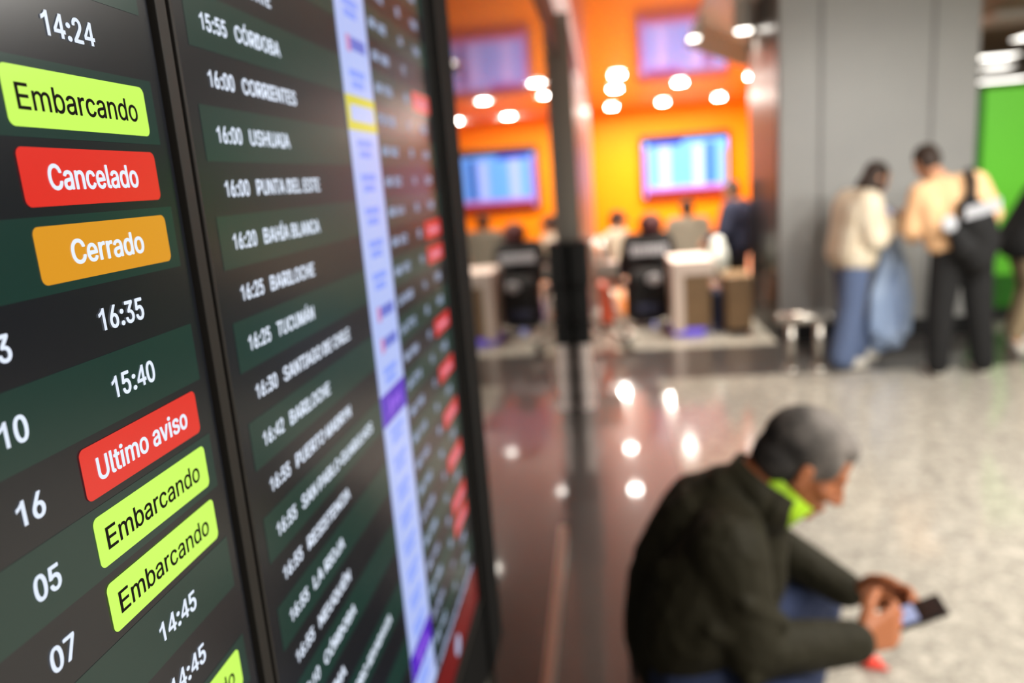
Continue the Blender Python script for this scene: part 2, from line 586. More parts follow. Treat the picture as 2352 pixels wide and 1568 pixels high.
P2, B2 = .0333, 1.641
n2 = {3: dict(time='15:50', dest='CALAFATE', dw=.066, flight='AR 1880', gate='12', logo='navy'),
      2: dict(time='15:55', dest='CÓRDOBA', flight='AR 1556', gate='08', stat=('Cancelado', 'red')),
      1: dict(time='16:00', dest='CORRIENTES', flight='FO 5128', gate='11', logo='yellow', stat=('16:25', 'time')),
      0: dict(time='16:00', dest='USHUAIA', dw=.068, flight='AR 1862', gate='09', stat=('16:40', 'time')),
      -1: dict(time='16:00', dest='PUNTA DEL ESTE', dw=.119, flight='AR 1322', gate='14', stat=('16:00', 'time')),
      -2: dict(time='16:20', dest='BAHÍA BLANCA', flight='AR 1614', gate='06', stat=('16:20', 'time')),
      -3: dict(time='16:25', dest='BARILOCHE', flight='AR 1672', gate='05', stat=('Cancelado', 'red')),
      -4: dict(time='16:25', dest='TUCUMÁN', flight='AR 1472', gate='10', stat=('Cancelado', 'red')),
      -5: dict(time='16:30', dest='SANTIAGO DE CHILE', dw=.1468, flight='LA 0430', gate='16', logo='navy', stat=('17:05', 'time')),
      -6: dict(time='16:42', dest='BARILOCHE', flight='LA 7712', gate='03', logo='navy', stat=('16:50', 'time')),
      -7: dict(time='16:55', dest='PUERTO MADRYN', dw=.125, flight='AR 1804', gate='07', stat=('Cancelado', 'red')),
      -8: dict(time='16:55', dest='SAN PABLO-GUARULHOS', dw=.178, flight='JA 3710', gate='15', logo='violet', stat=('16:55', 'time')),
      -9: dict(time='16:55', dest='RESISTENCIA', dw=.097, flight='AR 1760', gate='12', stat=('Cancelado', 'red')),
      -10: dict(time='16:55', dest='LA RIOJA', dw=.07, flight='AR 1418', gate='04', stat=('17:10', 'time')),
      -11: dict(time='16:55', dest='NEUQUÉN', dw=.0735, flight='AR 1640', gate='08', stat=('Cancelado', 'red')),
      -12: dict(time='17:10', dest='CÓRDOBA', dw=.076, flight='AR 1562', gate='06', stat=('17:10', 'time')),
      -13: dict(time='17:10', dest='LIMA', dw=.0375, flight='LA 2428', gate='13', stat=('Cancelado', 'red')),
      -14: dict(time='17:15', dest='COMODORO RIVADAVIA', dw=.166, flight='AR 1838', gate='10', stat=('17:15', 'time')),
      -15: dict(time='17:20', dest='SALTA', flight='AR 1454', gate='09', stat=('Cancelado', 'red')),
      -16: dict(time='17:25', dest='MENDOZA', flight='AR 1408', gate='05', stat=('Cancelado', 'red')),
      -17: dict(time='17:30', dest='IGUAZÚ', flight='JA 3074', gate='11', logo='violet', stat=('17:30', 'time')),
      -18: dict(time='17:35', dest='JUJUY', flight='AR 1462', gate='14', stat=('17:50', 'time'))}
for k in (4, 5, 6, 7):
    n2[k] = dict(flight='AR 1%d2' % (40 + k * 7), gate='0%d' % k, stat=('15:%d0' % (10 - k) if k > 4 else '15:45', 'time'))
for r in n2.values():
    r['dim'] = True
scr2, add2 = display('departure_screen', 'upright departure screen listing CÓRDOBA, USHUAIA and TUCUMÁN with a pale airline column', .4300, 1.105, n2, 1.0385, P2, B2, EM2, (.0037, .0028), (.003, .0155))
add2('footer_notice', letters('Los horarios pueden sufrir modificaciones sin previo aviso', XS + .0005, .62, 1.003, .0095, .46), G['soft'])
add2('footer_mark', plate(XS + .0006, .925, .955, .945, .975, .0149), G['soft'])

# black surround at the far side of the screens, and the wall they hang on
sb = bmesh.new()
box(sb, -.258, XS + .012, 1.1235, 1.240, .78, 2.30)
box(sb, -.258, XS + .004, -.40, 1.1235, .78, .912)
box(sb, -.258, XS + .004, -.40, 1.1235, 2.137, 2.30)
tag(obj('screen_surround', sb, M['surround'], None, .003), 'black frame around the departure screens, its wide upright bordering the orange hall', 'frame')

# ------------------------------------------------------------------ room shell
struct('floor', bx(.357, 14, -5, 5.74, -.05, 0), M['floor'], 'pale speckled terrazzo floor around the seated man', 'floor')
struct('floor', bx(-.6, 14, 6.78, 24, -.05, 0), M['floor'], 'pale floor of the orange waiting area behind the dark cross band', 'floor')
struct('floor', bx(-.6, .357, -5, 6.78, -.05, 0), M['granite'], 'dark polished stone floor strip running along the glossy wall', 'floor')
struct('floor', bx(.357, 14, 5.74, 6.78, -.05, 0), M['granite'], 'dark polished stone band crossing the floor under the standing people', 'floor')
struct('wall_left', bx(-.40, -.259, -5, 1.24, 0, CEIL), M['wall_dark'], 'dark wall the departure screens hang on', 'wall')
struct('wall_left', bx(-.40, -.244, 1.24, 5.24, 0, 2.315), M['glass_black'], 'black glass wall mirroring the orange hall beside the screens', 'wall')
struct('trim_1', bx(-.40, -.240, 1.24, 5.24, 2.315, 2.62), M['black'], 'dark band along the top of the black glass wall', 'trim')
struct('trim_2', bx(-.40, -.158, 1.24, 9.6, 2.62, 2.735), M['cove'], 'pale glowing cove strip above the black glass wall', 'cove light')
struct('wall_left', bx(-.40, -.172, 5.24, 16.4, 0, CEIL - .001), M['wall_pink'], 'pale glossy side wall of the orange waiting area', 'wall')
struct('trim_3', bx(-.40, -.160, 5.20, 5.24, 0, CEIL - .001), M['wall_dark'], 'narrow dark grey pier ending the black glass wall', 'pier')
struct('baseboard_left', bx(-.243, -.228, 1.30, 3.13, 0, .07), M['steel'], 'bright steel skirting at the foot of the black glass wall', 'skirting')
struct('wall_back', bx(-.4, 3.6, 16.35, 16.6, 0, CEIL), M['orange'], 'bright orange end wall behind the glowing flight monitor', 'wall')
struct('wall_right', bx(3.42, 3.6, 9.4, 16.35, 0, CEIL), M['orange'], 'orange side wall of the waiting area beyond the grey column', 'wall')
struct('wall_far', bx(3.6, 16, 23.0, 23.3, 0, 4), M['wall_far'], 'grey far wall of the hall behind the green kiosk', 'wall')
struct('wall_far', bx(13.8, 14, -5, 23, 0, 4), M['wall_far'], 'grey side wall of the hall far beyond the seated man', 'wall')

cb = bmesh.new()
prism(cb, [(-.4, 3.0), (.74, 3.0), (.80, 6.0), (.90, 8.2), (1.86, 10.4), (3.6, 10.4), (3.6, 16.6), (-.4, 16.6)], CEIL, CEIL + .05)
struct('ceiling', cb, M['orange_gloss'], 'glossy orange ceiling with round downlights and mirrored monitors', 'ceiling')
HIGH = 3.02
cb = bmesh.new()
prism(cb, [(.60, 2.7), (.60, 10.7), (3.7, 10.7), (3.7, 2.7)], HIGH, HIGH + .05)
struct('ceiling', cb, M['silver'], 'silver metal ceiling recess around the top of the grey column', 'ceiling')
cb = bmesh.new()
edge = [(.74, 2.99), (.80, 6.0), (.90, 8.2), (1.86, 10.4), (3.6, 10.4)]
for (xa, ya), (xb, yb) in zip(edge, edge[1:]):
    n = V((yb - ya, xa - xb, 0)).normalized() * .012
    prism(cb, [(xa, ya), (xa + n.x, ya + n.y), (xb + n.x, yb + n.y), (xb, yb)], CEIL - .01, HIGH)
struct('trim_4', cb, M['silver'], 'silver edge strip between the orange ceiling and the silver recess', 'trim')
cb = bmesh.new()
prism(cb, [(-.4, -5), (14, -5), (14, 23), (3.60, 23), (3.60, 2.98), (-.4, 2.98)], CEIL + .01, HIGH + .04)
struct('ceiling', cb, M['ceil_beige'], 'beige ceiling of the main hall above the green kiosk', 'ceiling')

# the grey column
col = tag(obj('column', bx(1.50, 3.06, 6.80, 8.10, 0, 3.018), M['grey_panel'], None, .012), 'wide grey clad column behind the standing people', 'column', None, 'structure')
obj('side_cladding', bx(1.492, 1.4995, 6.83, 8.07, .01, 3.015), M['mirror_dark'], col)
obj('plinth', bx(1.485, 3.075, 6.785, 8.11, 0, .16), M['black'], col)
for x in (1.835, 2.705):
    obj('joint', bx(x - .012, x + .012, 6.792, 6.802, .16, 3.01), M['grey_seam'], col)

# ------------------------------------------------------------------ lamps
def downlight(x, y, label, power, z=CEIL, r=.078, lamp='lamp', wide=2.2):
    t = thing('ceiling_downlight', label, 'ceiling light', (x, y, z), 0, 'round ceiling downlights')
    bm = bmesh.new()
    n = 28
    rings = [(r, -.001), (r + .004, -.012), (r + .022, -.009), (r + .026, -.0005)]
    R = [[bm.verts.new((a * math.cos(2 * PI * i / n), a * math.sin(2 * PI * i / n), b)) for i in range(n)] for a, b in rings]
    for A, B in zip(R, R[1:]):
        for i in range(n):
            bm.faces.new((A[i], A[(i + 1) % n], B[(i + 1) % n], B[i]))
    obj('trim_ring', bm, M['white_paint'], t, smooth=True)
    bm = bmesh.new()
    cone(bm, (0, 0, -.022), (0, 0, -.001), r * .97, r, 28)
    obj('diffuser', bm, M[lamp], t)
    area('downlight_light', (0, 0, -.0235), r * 1.7, r * 1.7, power, (1, .92, .80), parent=t, shape='DISK', spread=wide)
    return t


rowname = ['first', 'second', 'third', 'fourth', 'fifth']
for j, (x, cn) in enumerate(((.26, 'beside the pale wall'), (1.19, 'above the flight monitor'), (2.2, 'towards the grey column'))):
    for i, y in enumerate((10.0, 11.62, 14.75)):
        if (j == 1 and i == 0) or (j == 2 and i == 0): continue
        downlight(x, y, 'round downlight of the orange ceiling, %s deep in the row %s' % (rowname[i], cn), 30 if i < 2 else 75, wide=PI if i == 2 else 2.2)
dl_edge = downlight(.93, 7.89, 'round downlight in the silver recess at its edge with the orange ceiling', 45, 2.80, .07, 'lamp_soft')
dl_col = downlight(1.385, 7.72, 'round downlight in the silver recess touching the grey column', 45, 2.80, .07, 'lamp_soft')
for t in (dl_edge, dl_col):
    obj('canister', cone(bmesh.new(), (0, 0, .001), (0, 0, HIGH - 2.80), .097, .097, 24), M['silver'], t)

for i, (x, y, p) in enumerate(FILL_PANELS):  # unseen panels, added only to light the foreground floor and the people
    wh = ['near the camera above the dark strip', 'near the camera further from the screens', 'above the seated person', 'beyond the seated person away from the screens', 'in front of the grey column', 'in front of the green kiosk'][i]
    t = thing('fill_panel', 'added unseen square ceiling fill panel ' + wh, 'ceiling light', (x, y, CEIL + .01), 0, 'added fill panels')
    fr = bmesh.new()
    for a in ((-.62, .62, -.62, -.58), (-.62, .62, .58, .62), (-.62, -.58, -.58, .58), (.58, .62, -.58, .58)):
        box(fr, *a, -.03, 0)
    obj('frame', fr, M['white_paint'], t)
    obj('diffuser', bx(-.58, .58, -.58, .58, -.012, -.004), M['fill_glow'], t)
    area('fill_panel_light', (0, 0, -.02), 1.12, 1.12, p, (1, .97, .92), parent=t)

for x, lb in ((1.5, 'nearest the screens'), (2.5, 'between its two neighbours'), (3.5, 'furthest from the screens')):  # unseen spots, added to brighten the column and the standing people
    t = thing('fill_spotlight', 'added unseen fill spotlight aimed at the grey column, ' + lb, 'spotlight', (x, 2.4, CEIL - .08), 0, 'added fill spotlights')
    dv = (V((2.2, 6.1, 1.35)) - V((x, 2.4, CEIL - .08))).normalized()
    bm = bmesh.new()
    cone(bm, -dv * .10, dv * .10, .06, .075, 20)
    obj('lamp_body', bm, M['white_paint'], t)
    obj('stem', cone(bmesh.new(), (0, 0, .0), (0, 0, .09), .015, .015, 10), M['white_paint'], t)
    obj('lens', cone(bmesh.new(), dv * .1005, dv * .104, .066, .066, 20), M['lamp_soft'], t)
    l = area('fill_spot', dv * .11, .13, .13, 4.7, (1, .98, .94), parent=t, shape='DISK', spread=1.25)
    l.rotation_euler = dv.to_track_quat('-Z', 'Y').to_euler()

for x0, x1, y, wd, lb in ((3.74, 6.6, 8.35, .62, 'wide pale ceiling beam above the green kiosk'), (6.0, 10.5, 14.3, .5, 'pale ceiling beam further back above the green kiosk')):
    tag(obj('ceiling_beam', bx(x0, x1, y - wd / 2, y + wd / 2, CEIL - .05, CEIL + .012), M['white_paint'], None, .01), lb, 'ceiling beam', None, 'structure')
for x, y, sx, sy, lb in ((5.55, 12.0, .62, .34, 'bright oblong ceiling light just above the green kiosk edge'), (6.42, 13.7, .40, .36, 'bright square ceiling light beside the rear pale beam'),
                         (7.9, 16.6, .9, .5, 'bright oblong ceiling light deepest above the green kiosk'), (5.1, 10.05, .34, .34, 'bright square ceiling light at the picture edge above the kiosk')):
    t = thing('ceiling_spot', lb, 'ceiling light', (x, y, CEIL + .01), 0, 'oblong lights of the beige ceiling')
    obj('housing', bx(-sx / 2 - .03, sx / 2 + .03, -sy / 2 - .03, sy / 2 + .03, -.02, 0), M['white_paint'], t)
    obj('diffuser', bx(-sx / 2, sx / 2, -sy / 2, sy / 2, -.026, -.019), mat('spot_glow', (255, 255, 250), emit=(255, 250, 240), estr=5), t)

# ------------------------------------------------------------------ flight monitor on the orange wall
mt = thing('flight_monitor', 'large bright flight monitor with blue and white columns on the orange wall', 'monitor', (1.72, 16.2, 1.56))
mw, mh = .84, .545
obj('casing', bx(-mw - .05, mw + .05, 0, .14, -mh - .05, mh + .15), M['black'], mt, .01)


def vplate(x0, x1, z0, z1, y):
    bm = bmesh.new()
    bm.faces.new([bm.verts.new(p) for p in ((x0, y, z0), (x1, y, z0), (x1, y, z1), (x0, y, z1))])
    return bm


def mg(r, g, b):
    m = mat('monitor_glow', (2, 2, 2), rough=.3, emit=(255, 255, 255), estr=1)
    m.node_tree.nodes['Principled BSDF'].inputs['Emission Color'].default_value = (r, g, b, 1)
    return m


obj('screen_panel', vplate(-mw, mw, -mh, mh, -.004), mg(.40, 1.05, 2.7), mt)
obj('header_band', vplate(-mw + .1, -.05, mh - .09, mh, -.006), mg(.03, .05, 1.4), mt)
obj('margin_band', vplate(-mw, -mw + .09, -mh, mh - .10, -.006), mg(1.2, .5, 1.8), mt)
obj('lower_band', vplate(-mw, mw, -mh + .10, -mh + .19, -.007), mg(1.3, .6, 1.7), mt)
obj('footer_band', vplate(-mw + .05, mw - .02, -mh, -mh + .11, -.008), mg(.85, .01, .03), mt)
for a, b in ((-.52, -.30), (.16, .36)):
    obj('text_column', vplate(a, b, -mh + .19, mh - .10, -.006), mg(1.2, 1.35, 2.9), mt)
obj('text_column', vplate(.40, .60, -mh + .19, mh - .06, -.006), mg(.10, .36, 1.2), mt)
obj('status_column', vplate(.73, .82, -mh + .19, mh - .22, -.006), mg(.9, .75, .35), mt)

# ------------------------------------------------------------------ steel rail, green kiosk, check-in desks
rl = thing('guard_rail', 'low steel guard rail at the foot of the grey column', 'rail', (1.55, 5.88, 0))
bm = bmesh.new()
cap(bm, (-.24, 0, .40), (.11, .01, .40), .04)
obj('bar', bm, M['steel'], rl, smooth=True)
for x in (-.17, .04):
    bm = cone(bmesh.new(), (x, 0, .012), (x, 0, .385), .034, .034, 16)
    o = obj('post', bm, M['steel'], rl, smooth=True)
    obj('foot_plate', cone(bmesh.new(), (x, 0, 0), (x, 0, .012), .06, .055, 20), M['steel'], o)

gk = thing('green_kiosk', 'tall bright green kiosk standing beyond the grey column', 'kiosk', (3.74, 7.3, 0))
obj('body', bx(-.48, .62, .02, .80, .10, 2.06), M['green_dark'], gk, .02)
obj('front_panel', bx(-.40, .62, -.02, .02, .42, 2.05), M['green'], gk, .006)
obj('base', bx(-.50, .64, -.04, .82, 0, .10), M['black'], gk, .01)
bm = bmesh.new()
for i, (a, b) in enumerate(((-.02, .06), (.09, .14), (.17, .26), (.29, .36), (.39, .48))):
    box(bm, a, b, -.026, -.02, 1.60, 1.70)
obj('lettering', bm, M['white_print'], gk)


def desk(x, y, wd, label, front, tall=.72):
    t = thing('check_in_desk', label, 'counter', (x, y, 0), 0, 'check-in desks')
    if front:
        obj('top', bx(-wd / 2 - .11, wd / 2 + .03, -.04, .62, .58, .72), M['counter_white'], t, .01)
        obj('side_panel', bx(-wd / 2 - .10, -wd / 2, -.02, .60, .03, .58), M['counter_white'], t, .006)
        obj('front_panel', bx(-wd / 2, wd / 2, 0, .58, .06, .58), M['brown'], t, .006)
        obj('base', bx(-wd / 2 - .09, wd / 2 - .06, .01, .58, 0, .06), M['violet'], t)
    else:
        obj('top', bx(-wd / 2 - .01, wd / 2 + .01, -.01, .50, .53, .55), M['brown'], t, .006)
        obj('front_panel', bx(-wd / 2, wd / 2, 0, .49, .05, .53), M['brown'], t, .006)
        obj('base', bx(-wd / 2 + .02, wd / 2 - .02, .02, .47, 0, .05), M['black'], t)
    return t


desk(.855, 7.32, .25, 'slim check-in desk with white side and violet glow at its foot', True)
desk(1.235, 7.22, .23, 'slim brown check-in desk between the violet-lit desk and the column', False)
bg = obj('carrier_bag', fuse(chain(bmesh.new(), [(1.16, 8.05, .50), (1.16, 8.05, .66), (1.16, 8.05, .80)], [.11, .11, .07]), .012, 3), M['green_white'])
tag(bg, 'white carrier bag with green print held in the dark navy jacket person\'s hand', 'bag')


# ------------------------------------------------------------------ people
def head(bm, c, f, u, k=1.0, nose=True):
    """skull, jaw, nose, ears, brow and lips; f = where the face points, u = up through the crown"""
    f, u = V(f).normalized(), V(u).normalized()
    s = u.cross(f).normalized()
    u = f.cross(s).normalized()
    c = V(c)
    B = (f, s, u)

    def P(a, b, d):
        return c + (f * a + s * b + u * d) * k

    def E(p, r):
        ell(bm, p, tuple(x * k for x in r), B)
    E(P(-.006, 0, .026), (.096, .076, .086))
    E(P(.030, 0, -.042), (.060, .057, .074))
    E(P(.070, 0, -.098), (.020, .024, .016))
    E(P(.075, 0, .012), (.020, .052, .012))
    for q in (-1, 1):
        E(P(.052, q * .040, -.030), (.030, .024, .024))
        E(P(-.012, q * .079, -.004), (.014, .007, .014))
        E(P(-.019, q * .081, -.020), (.007, .008, .022))
        E(P(-.002, q * .076, -.022), (.012, .006, .020))
        E(P(-.006, q * .076, -.044), (.009, .007, .011))
        E(P(.076, q * .032, -.010), (.013, .014, .009))
    chain(bm, [P(.088, 0, .006), P(.104, 0, -.026), P(.112, 0, -.040)], [.009 * k, .012 * k, .013 * k])
    for q in (-1, 1):
        E(P(.100, q * .012, -.044), (.012, .009, .008))
    E(P(.088, 0, -.068), (.012, .026, .006))
    E(P(.085, 0, -.079), (.012, .023, .007))
    return P, B


def hand(bm, wr, d, n, t, k=1.0, curl=.5, thumb=.6):
    """wr wrist, d towards the knuckles, n out of the palm, t towards the thumb side"""
    d, t = V(d).normalized(), V(t).normalized()
    n = d.cross(t) if d.cross(t).dot(V(n)) > 0 else t.cross(d)
    n.normalize()
    t = (t - d * t.dot(d)).normalized()
    wr = V(wr)
    lens = [(.042, .025, .020), (.047, .029, .021), (.043, .027, .020), (.033, .020, .018)]
    kn = []
    for i in range(4):
        base = wr + d * .012 * k + t * (.014 - .0095 * i) * k
        kp = wr + d * (.088 - .004 * abs(i - 1)) * k + t * (.030 - .0205 * i) * k
        cap(bm, base, kp, .0155 * k, .0115 * k)
        kn.append(kp)
        a, p = curl * .6, kp
        for j, L in enumerate(lens[i]):
            q = p + (d * math.cos(a) + n * math.sin(a)) * L * k
            cap(bm, p, q, (.0100 - .001 * j) * k, (.0092 - .001 * j) * k)
            p, a = q, a + curl * (.9 + .12 * i)
    p0 = wr + d * .022 * k + t * .020 * k + n * .006 * k
    a = thumb
    p1 = p0 + (d * .60 + t * .66 + n * .25 * a).normalized() * .042 * k
    p2 = p1 + (d * .86 + t * .30 + n * .5 * a).normalized() * .034 * k
    p3 = p2 + (d * .96 - t * .05 + n * .6 * a).normalized() * .027 * k
    chain(bm, [p0, p1, p2, p3], [.016 * k, .0125 * k, .0112 * k, .009 * k])


def limb(bm, a, b, c, ra, rb, rc):
    chain(bm, [V(a), V(b), V(c)], [ra, rb, rc])


def footwear(parent, ankle, fx, m, k=1.0, sole=None):
    """shoe with its sole: ankle joint position, fx = direction of the toes on the floor"""
    a, f = V(ankle), V((fx[0], fx[1], 0)).normalized()
    s = V((-f.y, f.x, 0))
    z = V((0, 0, 1))
    g = V((a.x, a.y, 0))
    bm = bmesh.new()
    B = (f, s, z)
    ell(bm, g + f * .01 + z * .055, (.062, .040, .050), B)
    ell(bm, g + f * .085 + z * .045, (.090, .044, .036), B)
    ell(bm, g + f * .135 + z * .038, (.060, .043, .028), B)
    cap(bm, g + z * .06, a + z * .02, .045, .043)
    o = obj('shoe', fuse(bm, .007, 3, None), m, parent)
    bm = bmesh.new()
    ell(bm, g + f * .075 + z * .016, (.128, .046, .0155), B)
    obj('sole', bm, sole or m, o, smooth=True)
    return o


def standing(name, label, loc, rz, J, mats, cfg):
    """J: joints in local space (+x is where the person faces, +y their left)"""
    t = thing(name, label, 'person', loc, rz)
    k = cfg.get('k', .95)
    vox = cfg.get('vox', .008)
    bm = bmesh.new()
    P, B = head(bm, J['head'], J['face'], J['crown'], k)
    cap(bm, V(J['head']) + (V(J['neck']) - V(J['head'])) * .35, J['neck'], .052 * k, .056 * k)
    w = cfg.get('shoulder', .17)
    shl, shr, hpl, hpr = V(J['shl']), V(J['shr']), V(J['hpl']), V(J['hpr'])
    for a, b in ((shl, hpl), (shr, hpr)):
        mid = (a + b) / 2
        inn = (shl + shr + hpl + hpr) / 4
        chain(bm, [a + (inn - a) * .35, mid + (inn - mid) * .35, b], [.085, .085, .105])
    chain(bm, [J['neck'], (shl + shr) / 2 + V((0, 0, -.04)), (hpl + hpr) / 2], [.06, .10, .11])
    cap(bm, shl, shr, .062)
    for q in 'lr':
        limb(bm, J['sh' + q], J['el' + q], J['wr' + q], .050, .040, .027)
        d = V(J['wr' + q]) - V(J['el' + q])
        hd = J.get('hd' + q) or (d.normalized(), V((0, -1 if q == 'l' else 1, 0)), V((1, 0, .2)))
        hand(bm, V(J['wr' + q]), hd[0], hd[1], hd[2], .95, cfg.get('curl', .5))
        limb(bm, J['hp' + q], J['kn' + q], J['an' + q], .082, .055, .038)
        f = V(J.get('toe' + q, (1, 0, 0)))
        cap(bm, V(J['an' + q]), V((J['an' + q][0], J['an' + q][1], .035)) + f * .12, .036, .026)
    obj('body', fuse(bm, vox, 4), M[mats['skin']], t)
    # hair
    bm = bmesh.new()
    hk = k * 1.0
    ell(bm, P(-.022, 0, .036), (.097 * hk, .084 * hk, .088 * hk), B)
    ell(bm, P(-.045, 0, -.015), (.062 * hk, .078 * hk, .080 * hk), B)
    for a in cfg.get('hair', []):
        ell(bm, P(*a[0]), tuple(x * k for x in a[1]), B)
    obj('hair', fuse(bm, .009, 4), M[mats['hair']], t)
    # top
    bm = bmesh.new()
    g = cfg.get('puff', .022)
    hem = cfg.get('hem', -.02)
    inn = (shl + shr + hpl + hpr) / 4
    for a, b in ((shl, hpl), (shr, hpr)):
        mid = (a + b) / 2
        chain(bm, [a + (inn - a) * .30, mid + (inn - mid) * .30, b + V((0, 0, hem))], [.092 + g, .095 + g, .108 + g])
    chain(bm, [V(J['neck']) + V((0, 0, -.01)), (shl + shr) / 2 + V((0, 0, -.05)), (hpl + hpr) / 2 + V((0, 0, hem))], [.064, .108 + g, .115 + g])
    cap(bm, shl, shr, .066 + g * .8)
    for q in 'lr':
        wr = V(J['wr' + q])
        el = V(J['el' + q])
        limb(bm, J['sh' + q], el, wr + (el - wr).normalized() * .02, .058 + g, .050 + g, .036 + g * .8)
    for a in cfg.get('top_extra', []):
        chain(bm, *a)
    obj('jacket' if not cfg.get('sweater') else 'sweater', fuse(bm, .010, 5), M[mats['top']], t)
    # trousers
    bm = bmesh.new()
    fl = cfg.get('flare', .0)
    for q in 'lr':
        an = V(J['an' + q]) + V((0, 0, .0 if fl else .03))
        limb(bm, J['hp' + q], J['kn' + q], an, .100 + cfg.get('leg', 0), .070 + fl * .3 + cfg.get('leg', 0), .056 + fl)
    cap(bm, J['hpl'], J['hpr'], .112)
    zc = cfg.get('leg_floor', .02)
    obj('trousers', fuse(bm, .010, 4, cut=lambda co: co.z < zc), M[mats['legs']], t)
    for q in 'lr':
        footwear(t, J['an' + q], J.get('toe' + q, (1, 0, 0)), M[mats['shoe']])
    return t, P, B


# woman in cream fleece, turned to the picture's right, looking at her phone
JA = dict(head=(.155, 0, 1.405), face=(.86, 0, -.52), crown=(.50, 0, .86), neck=(.045, 0, 1.285), shl=(.02, .155, 1.235), shr=(.02, -.165, 1.235), ell=(.03, .22, .985), elr=(.04, -.235, .985),
          wrl=(.215, .12, 1.085), wrr=(.225, -.14, 1.08), hpl=(-.02, .085, .865), hpr=(-.02, -.085, .865), knl=(.02, .09, .46), knr=(-.06, -.10, .46), anl=(.06, .10, .085), anr=(-.13, -.11, .085),
          hdl=((.8, -.2, .35), (0, -1, 0), (.2, 0, 1)), hdr=((.8, .2, .35), (0, 1, 0), (.2, 0, 1)))
tA, PA, BA = standing('person', 'person in cream fleece jacket and flared blue jeans looking down at a phone', (1.86, 5.96, 0), math.radians(8), JA,
                      dict(skin='skin_light', hair='hair_dark', top='cream', legs='blue_jeans', shoe='white_cloth'),
                      dict(puff=.045, flare=.045, hem=.0, leg=.012, curl=.8, hair=[((-.06, 0, -.08), (.055, .075, .09)), ((-.03, .06, -.09), (.04, .03, .08)), ((-.03, -.06, -.09), (.05, .035, .09)), ((.03, -.072, -.05), (.035, .02, .07))]))
ph = thing('phone', 'small dark phone held up by the person in cream fleece', 'phone', (2.135, 5.99, 1.13), math.radians(8))
ph.rotation_euler = (0, math.radians(-35), math.radians(8))
obj('case', bx(-.006, .004, -.037, .037, -.075, .075), M['black'], ph, .003)
obj('screen', bx(-.0075, -.006, -.033, .033, -.068, .068), M['phone_screen'], ph)

# person with the peach sweater seen from behind, leaning to the left
JB = dict(head=(.16, .22, 1.50), face=(.80, .15, -.55), crown=(.5, .12, .86), neck=(.06, .17, 1.385), shl=(.03, .29, 1.285), shr=(.01, -.04, 1.335), ell=(.04, .34, 1.05), elr=(-.02, -.135, 1.13),
          wrl=(.22, .27, .98), wrr=(.14, -.10, .98), hpl=(0, .11, .90), hpr=(0, -.06, .90), knl=(.0, .15, .48), knr=(.0, -.10, .48), anl=(-.01, .155, .085), anr=(.0, -.15, .085))
tB, PB, BB = standing('person', 'person in peach sweater and black trousers seen from behind, head bowed', (2.46, 5.53, 0), math.radians(90), JB,
                      dict(skin='skin_light', hair='hair_dark', top='peach', legs='cloth_black', shoe='white_cloth'),
                      dict(puff=.028, sweater=True, leg=.015, flare=.018, hem=.08, hair=[((-.05, 0, .0), (.07, .082, .08))], top_extra=[([V((-.02, .25, 1.2)), V((-.02, .19, .96))], [.09, .09])]))
sg = thing('sling_bag', 'black sling bag with white print across the back of the peach sweater', 'bag', (2.44, 5.355, 1.05))
bm = bmesh.new()
chain(bm, [V((-.05, 0, .15)), V((.00, .0, .05)), V((.05, .02, -.08)), V((.03, .02, -.20))], [.075, .11, .11, .10])
chain(bm, [V((-.14, .0, .02)), V((-.06, .0, -.12))], [.05, .09])
obj('pouch', fuse(bm, .01, 5), M['cloth_black'], sg)
bm = bmesh.new()
for i in range(7):
    x = -.125 + .031 * i
    box(bm, x, x + .022, -.128, -.112, .075 + .007 * i, .155 + .007 * i)
obj('lettering', bm, M['white_print'], sg)
obj('strap', chain(bmesh.new(), [V((-.04, 0, .20)), V((-.03, .02, .30)), V((-.02, .10, .37))], [.03, .028, .026]), M['cloth_black'], sg, smooth=True)
bm = bmesh.new()
ell(bm, (-.19, -.05, .045), (.05, .02, .055))
obj('patch', bm, M['white_print'], sg, smooth=True)

# pale denim coat carried by the woman in cream, hanging almost to the floor
bm = bmesh.new()
K = lambda x, y, z: V((x, y, z))
chain(bm, [K(2.12, 6.06, 1.06), K(2.15, 6.08, .90), K(2.16, 6.09, .72), K(2.13, 6.09, .46), K(2.10, 6.08, .22), K(2.10, 6.08, .13)], [.05, .075, .10, .115, .12, .085])
chain(bm, [K(2.14, 6.02, .95), K(2.20, 6.0, .72), K(2.24, 5.99, .46), K(2.24, 5.99, .24)], [.055, .065, .065, .055])
chain(bm, [K(2.08, 5.98, .98), K(2.10, 5.97, .80), K(2.03, 5.96, .52), K(2.02, 5.96, .26)], [.045, .055, .055, .05])
chain(bm, [K(2.13, 6.03, .2), K(2.19, 6.03, .15)], [.09, .07])
tag(obj('denim_coat', fuse(bm, .010, 4), M['pale_jeans']), 'pale blue denim coat hanging from the arm of the person in cream fleece', 'coat')

# person cut by the picture edge, mid stride
JC = dict(head=(.44, 0, 1.38), face=(.8, 0, -.6), crown=(.6, 0, .8), neck=(.31, 0, 1.30), shl=(.22, .18, 1.23), shr=(.20, -.18, 1.23), ell=(.26, .24, .96), elr=(.20, -.24, .98), wrl=(.44, .18, .92), wrr=(.34, -.20, 1.10),
          hpl=(0, .09, .88), hpr=(0, -.09, .88), knl=(.10, .09, .48), knr=(.06, -.09, .48), anl=(.02, .10, .085), anr=(-.06, -.12, .085), toer=(-.2, -1, 0))
standing('person', 'person in black jacket and khaki trousers cut off by the picture edge', (3.20, 6.28, 0), 0, JC,
         dict(skin='skin_light', hair='hair_dark', top='cloth_black', legs='khaki', shoe='white_cloth'), dict(puff=.04, hem=-.05))


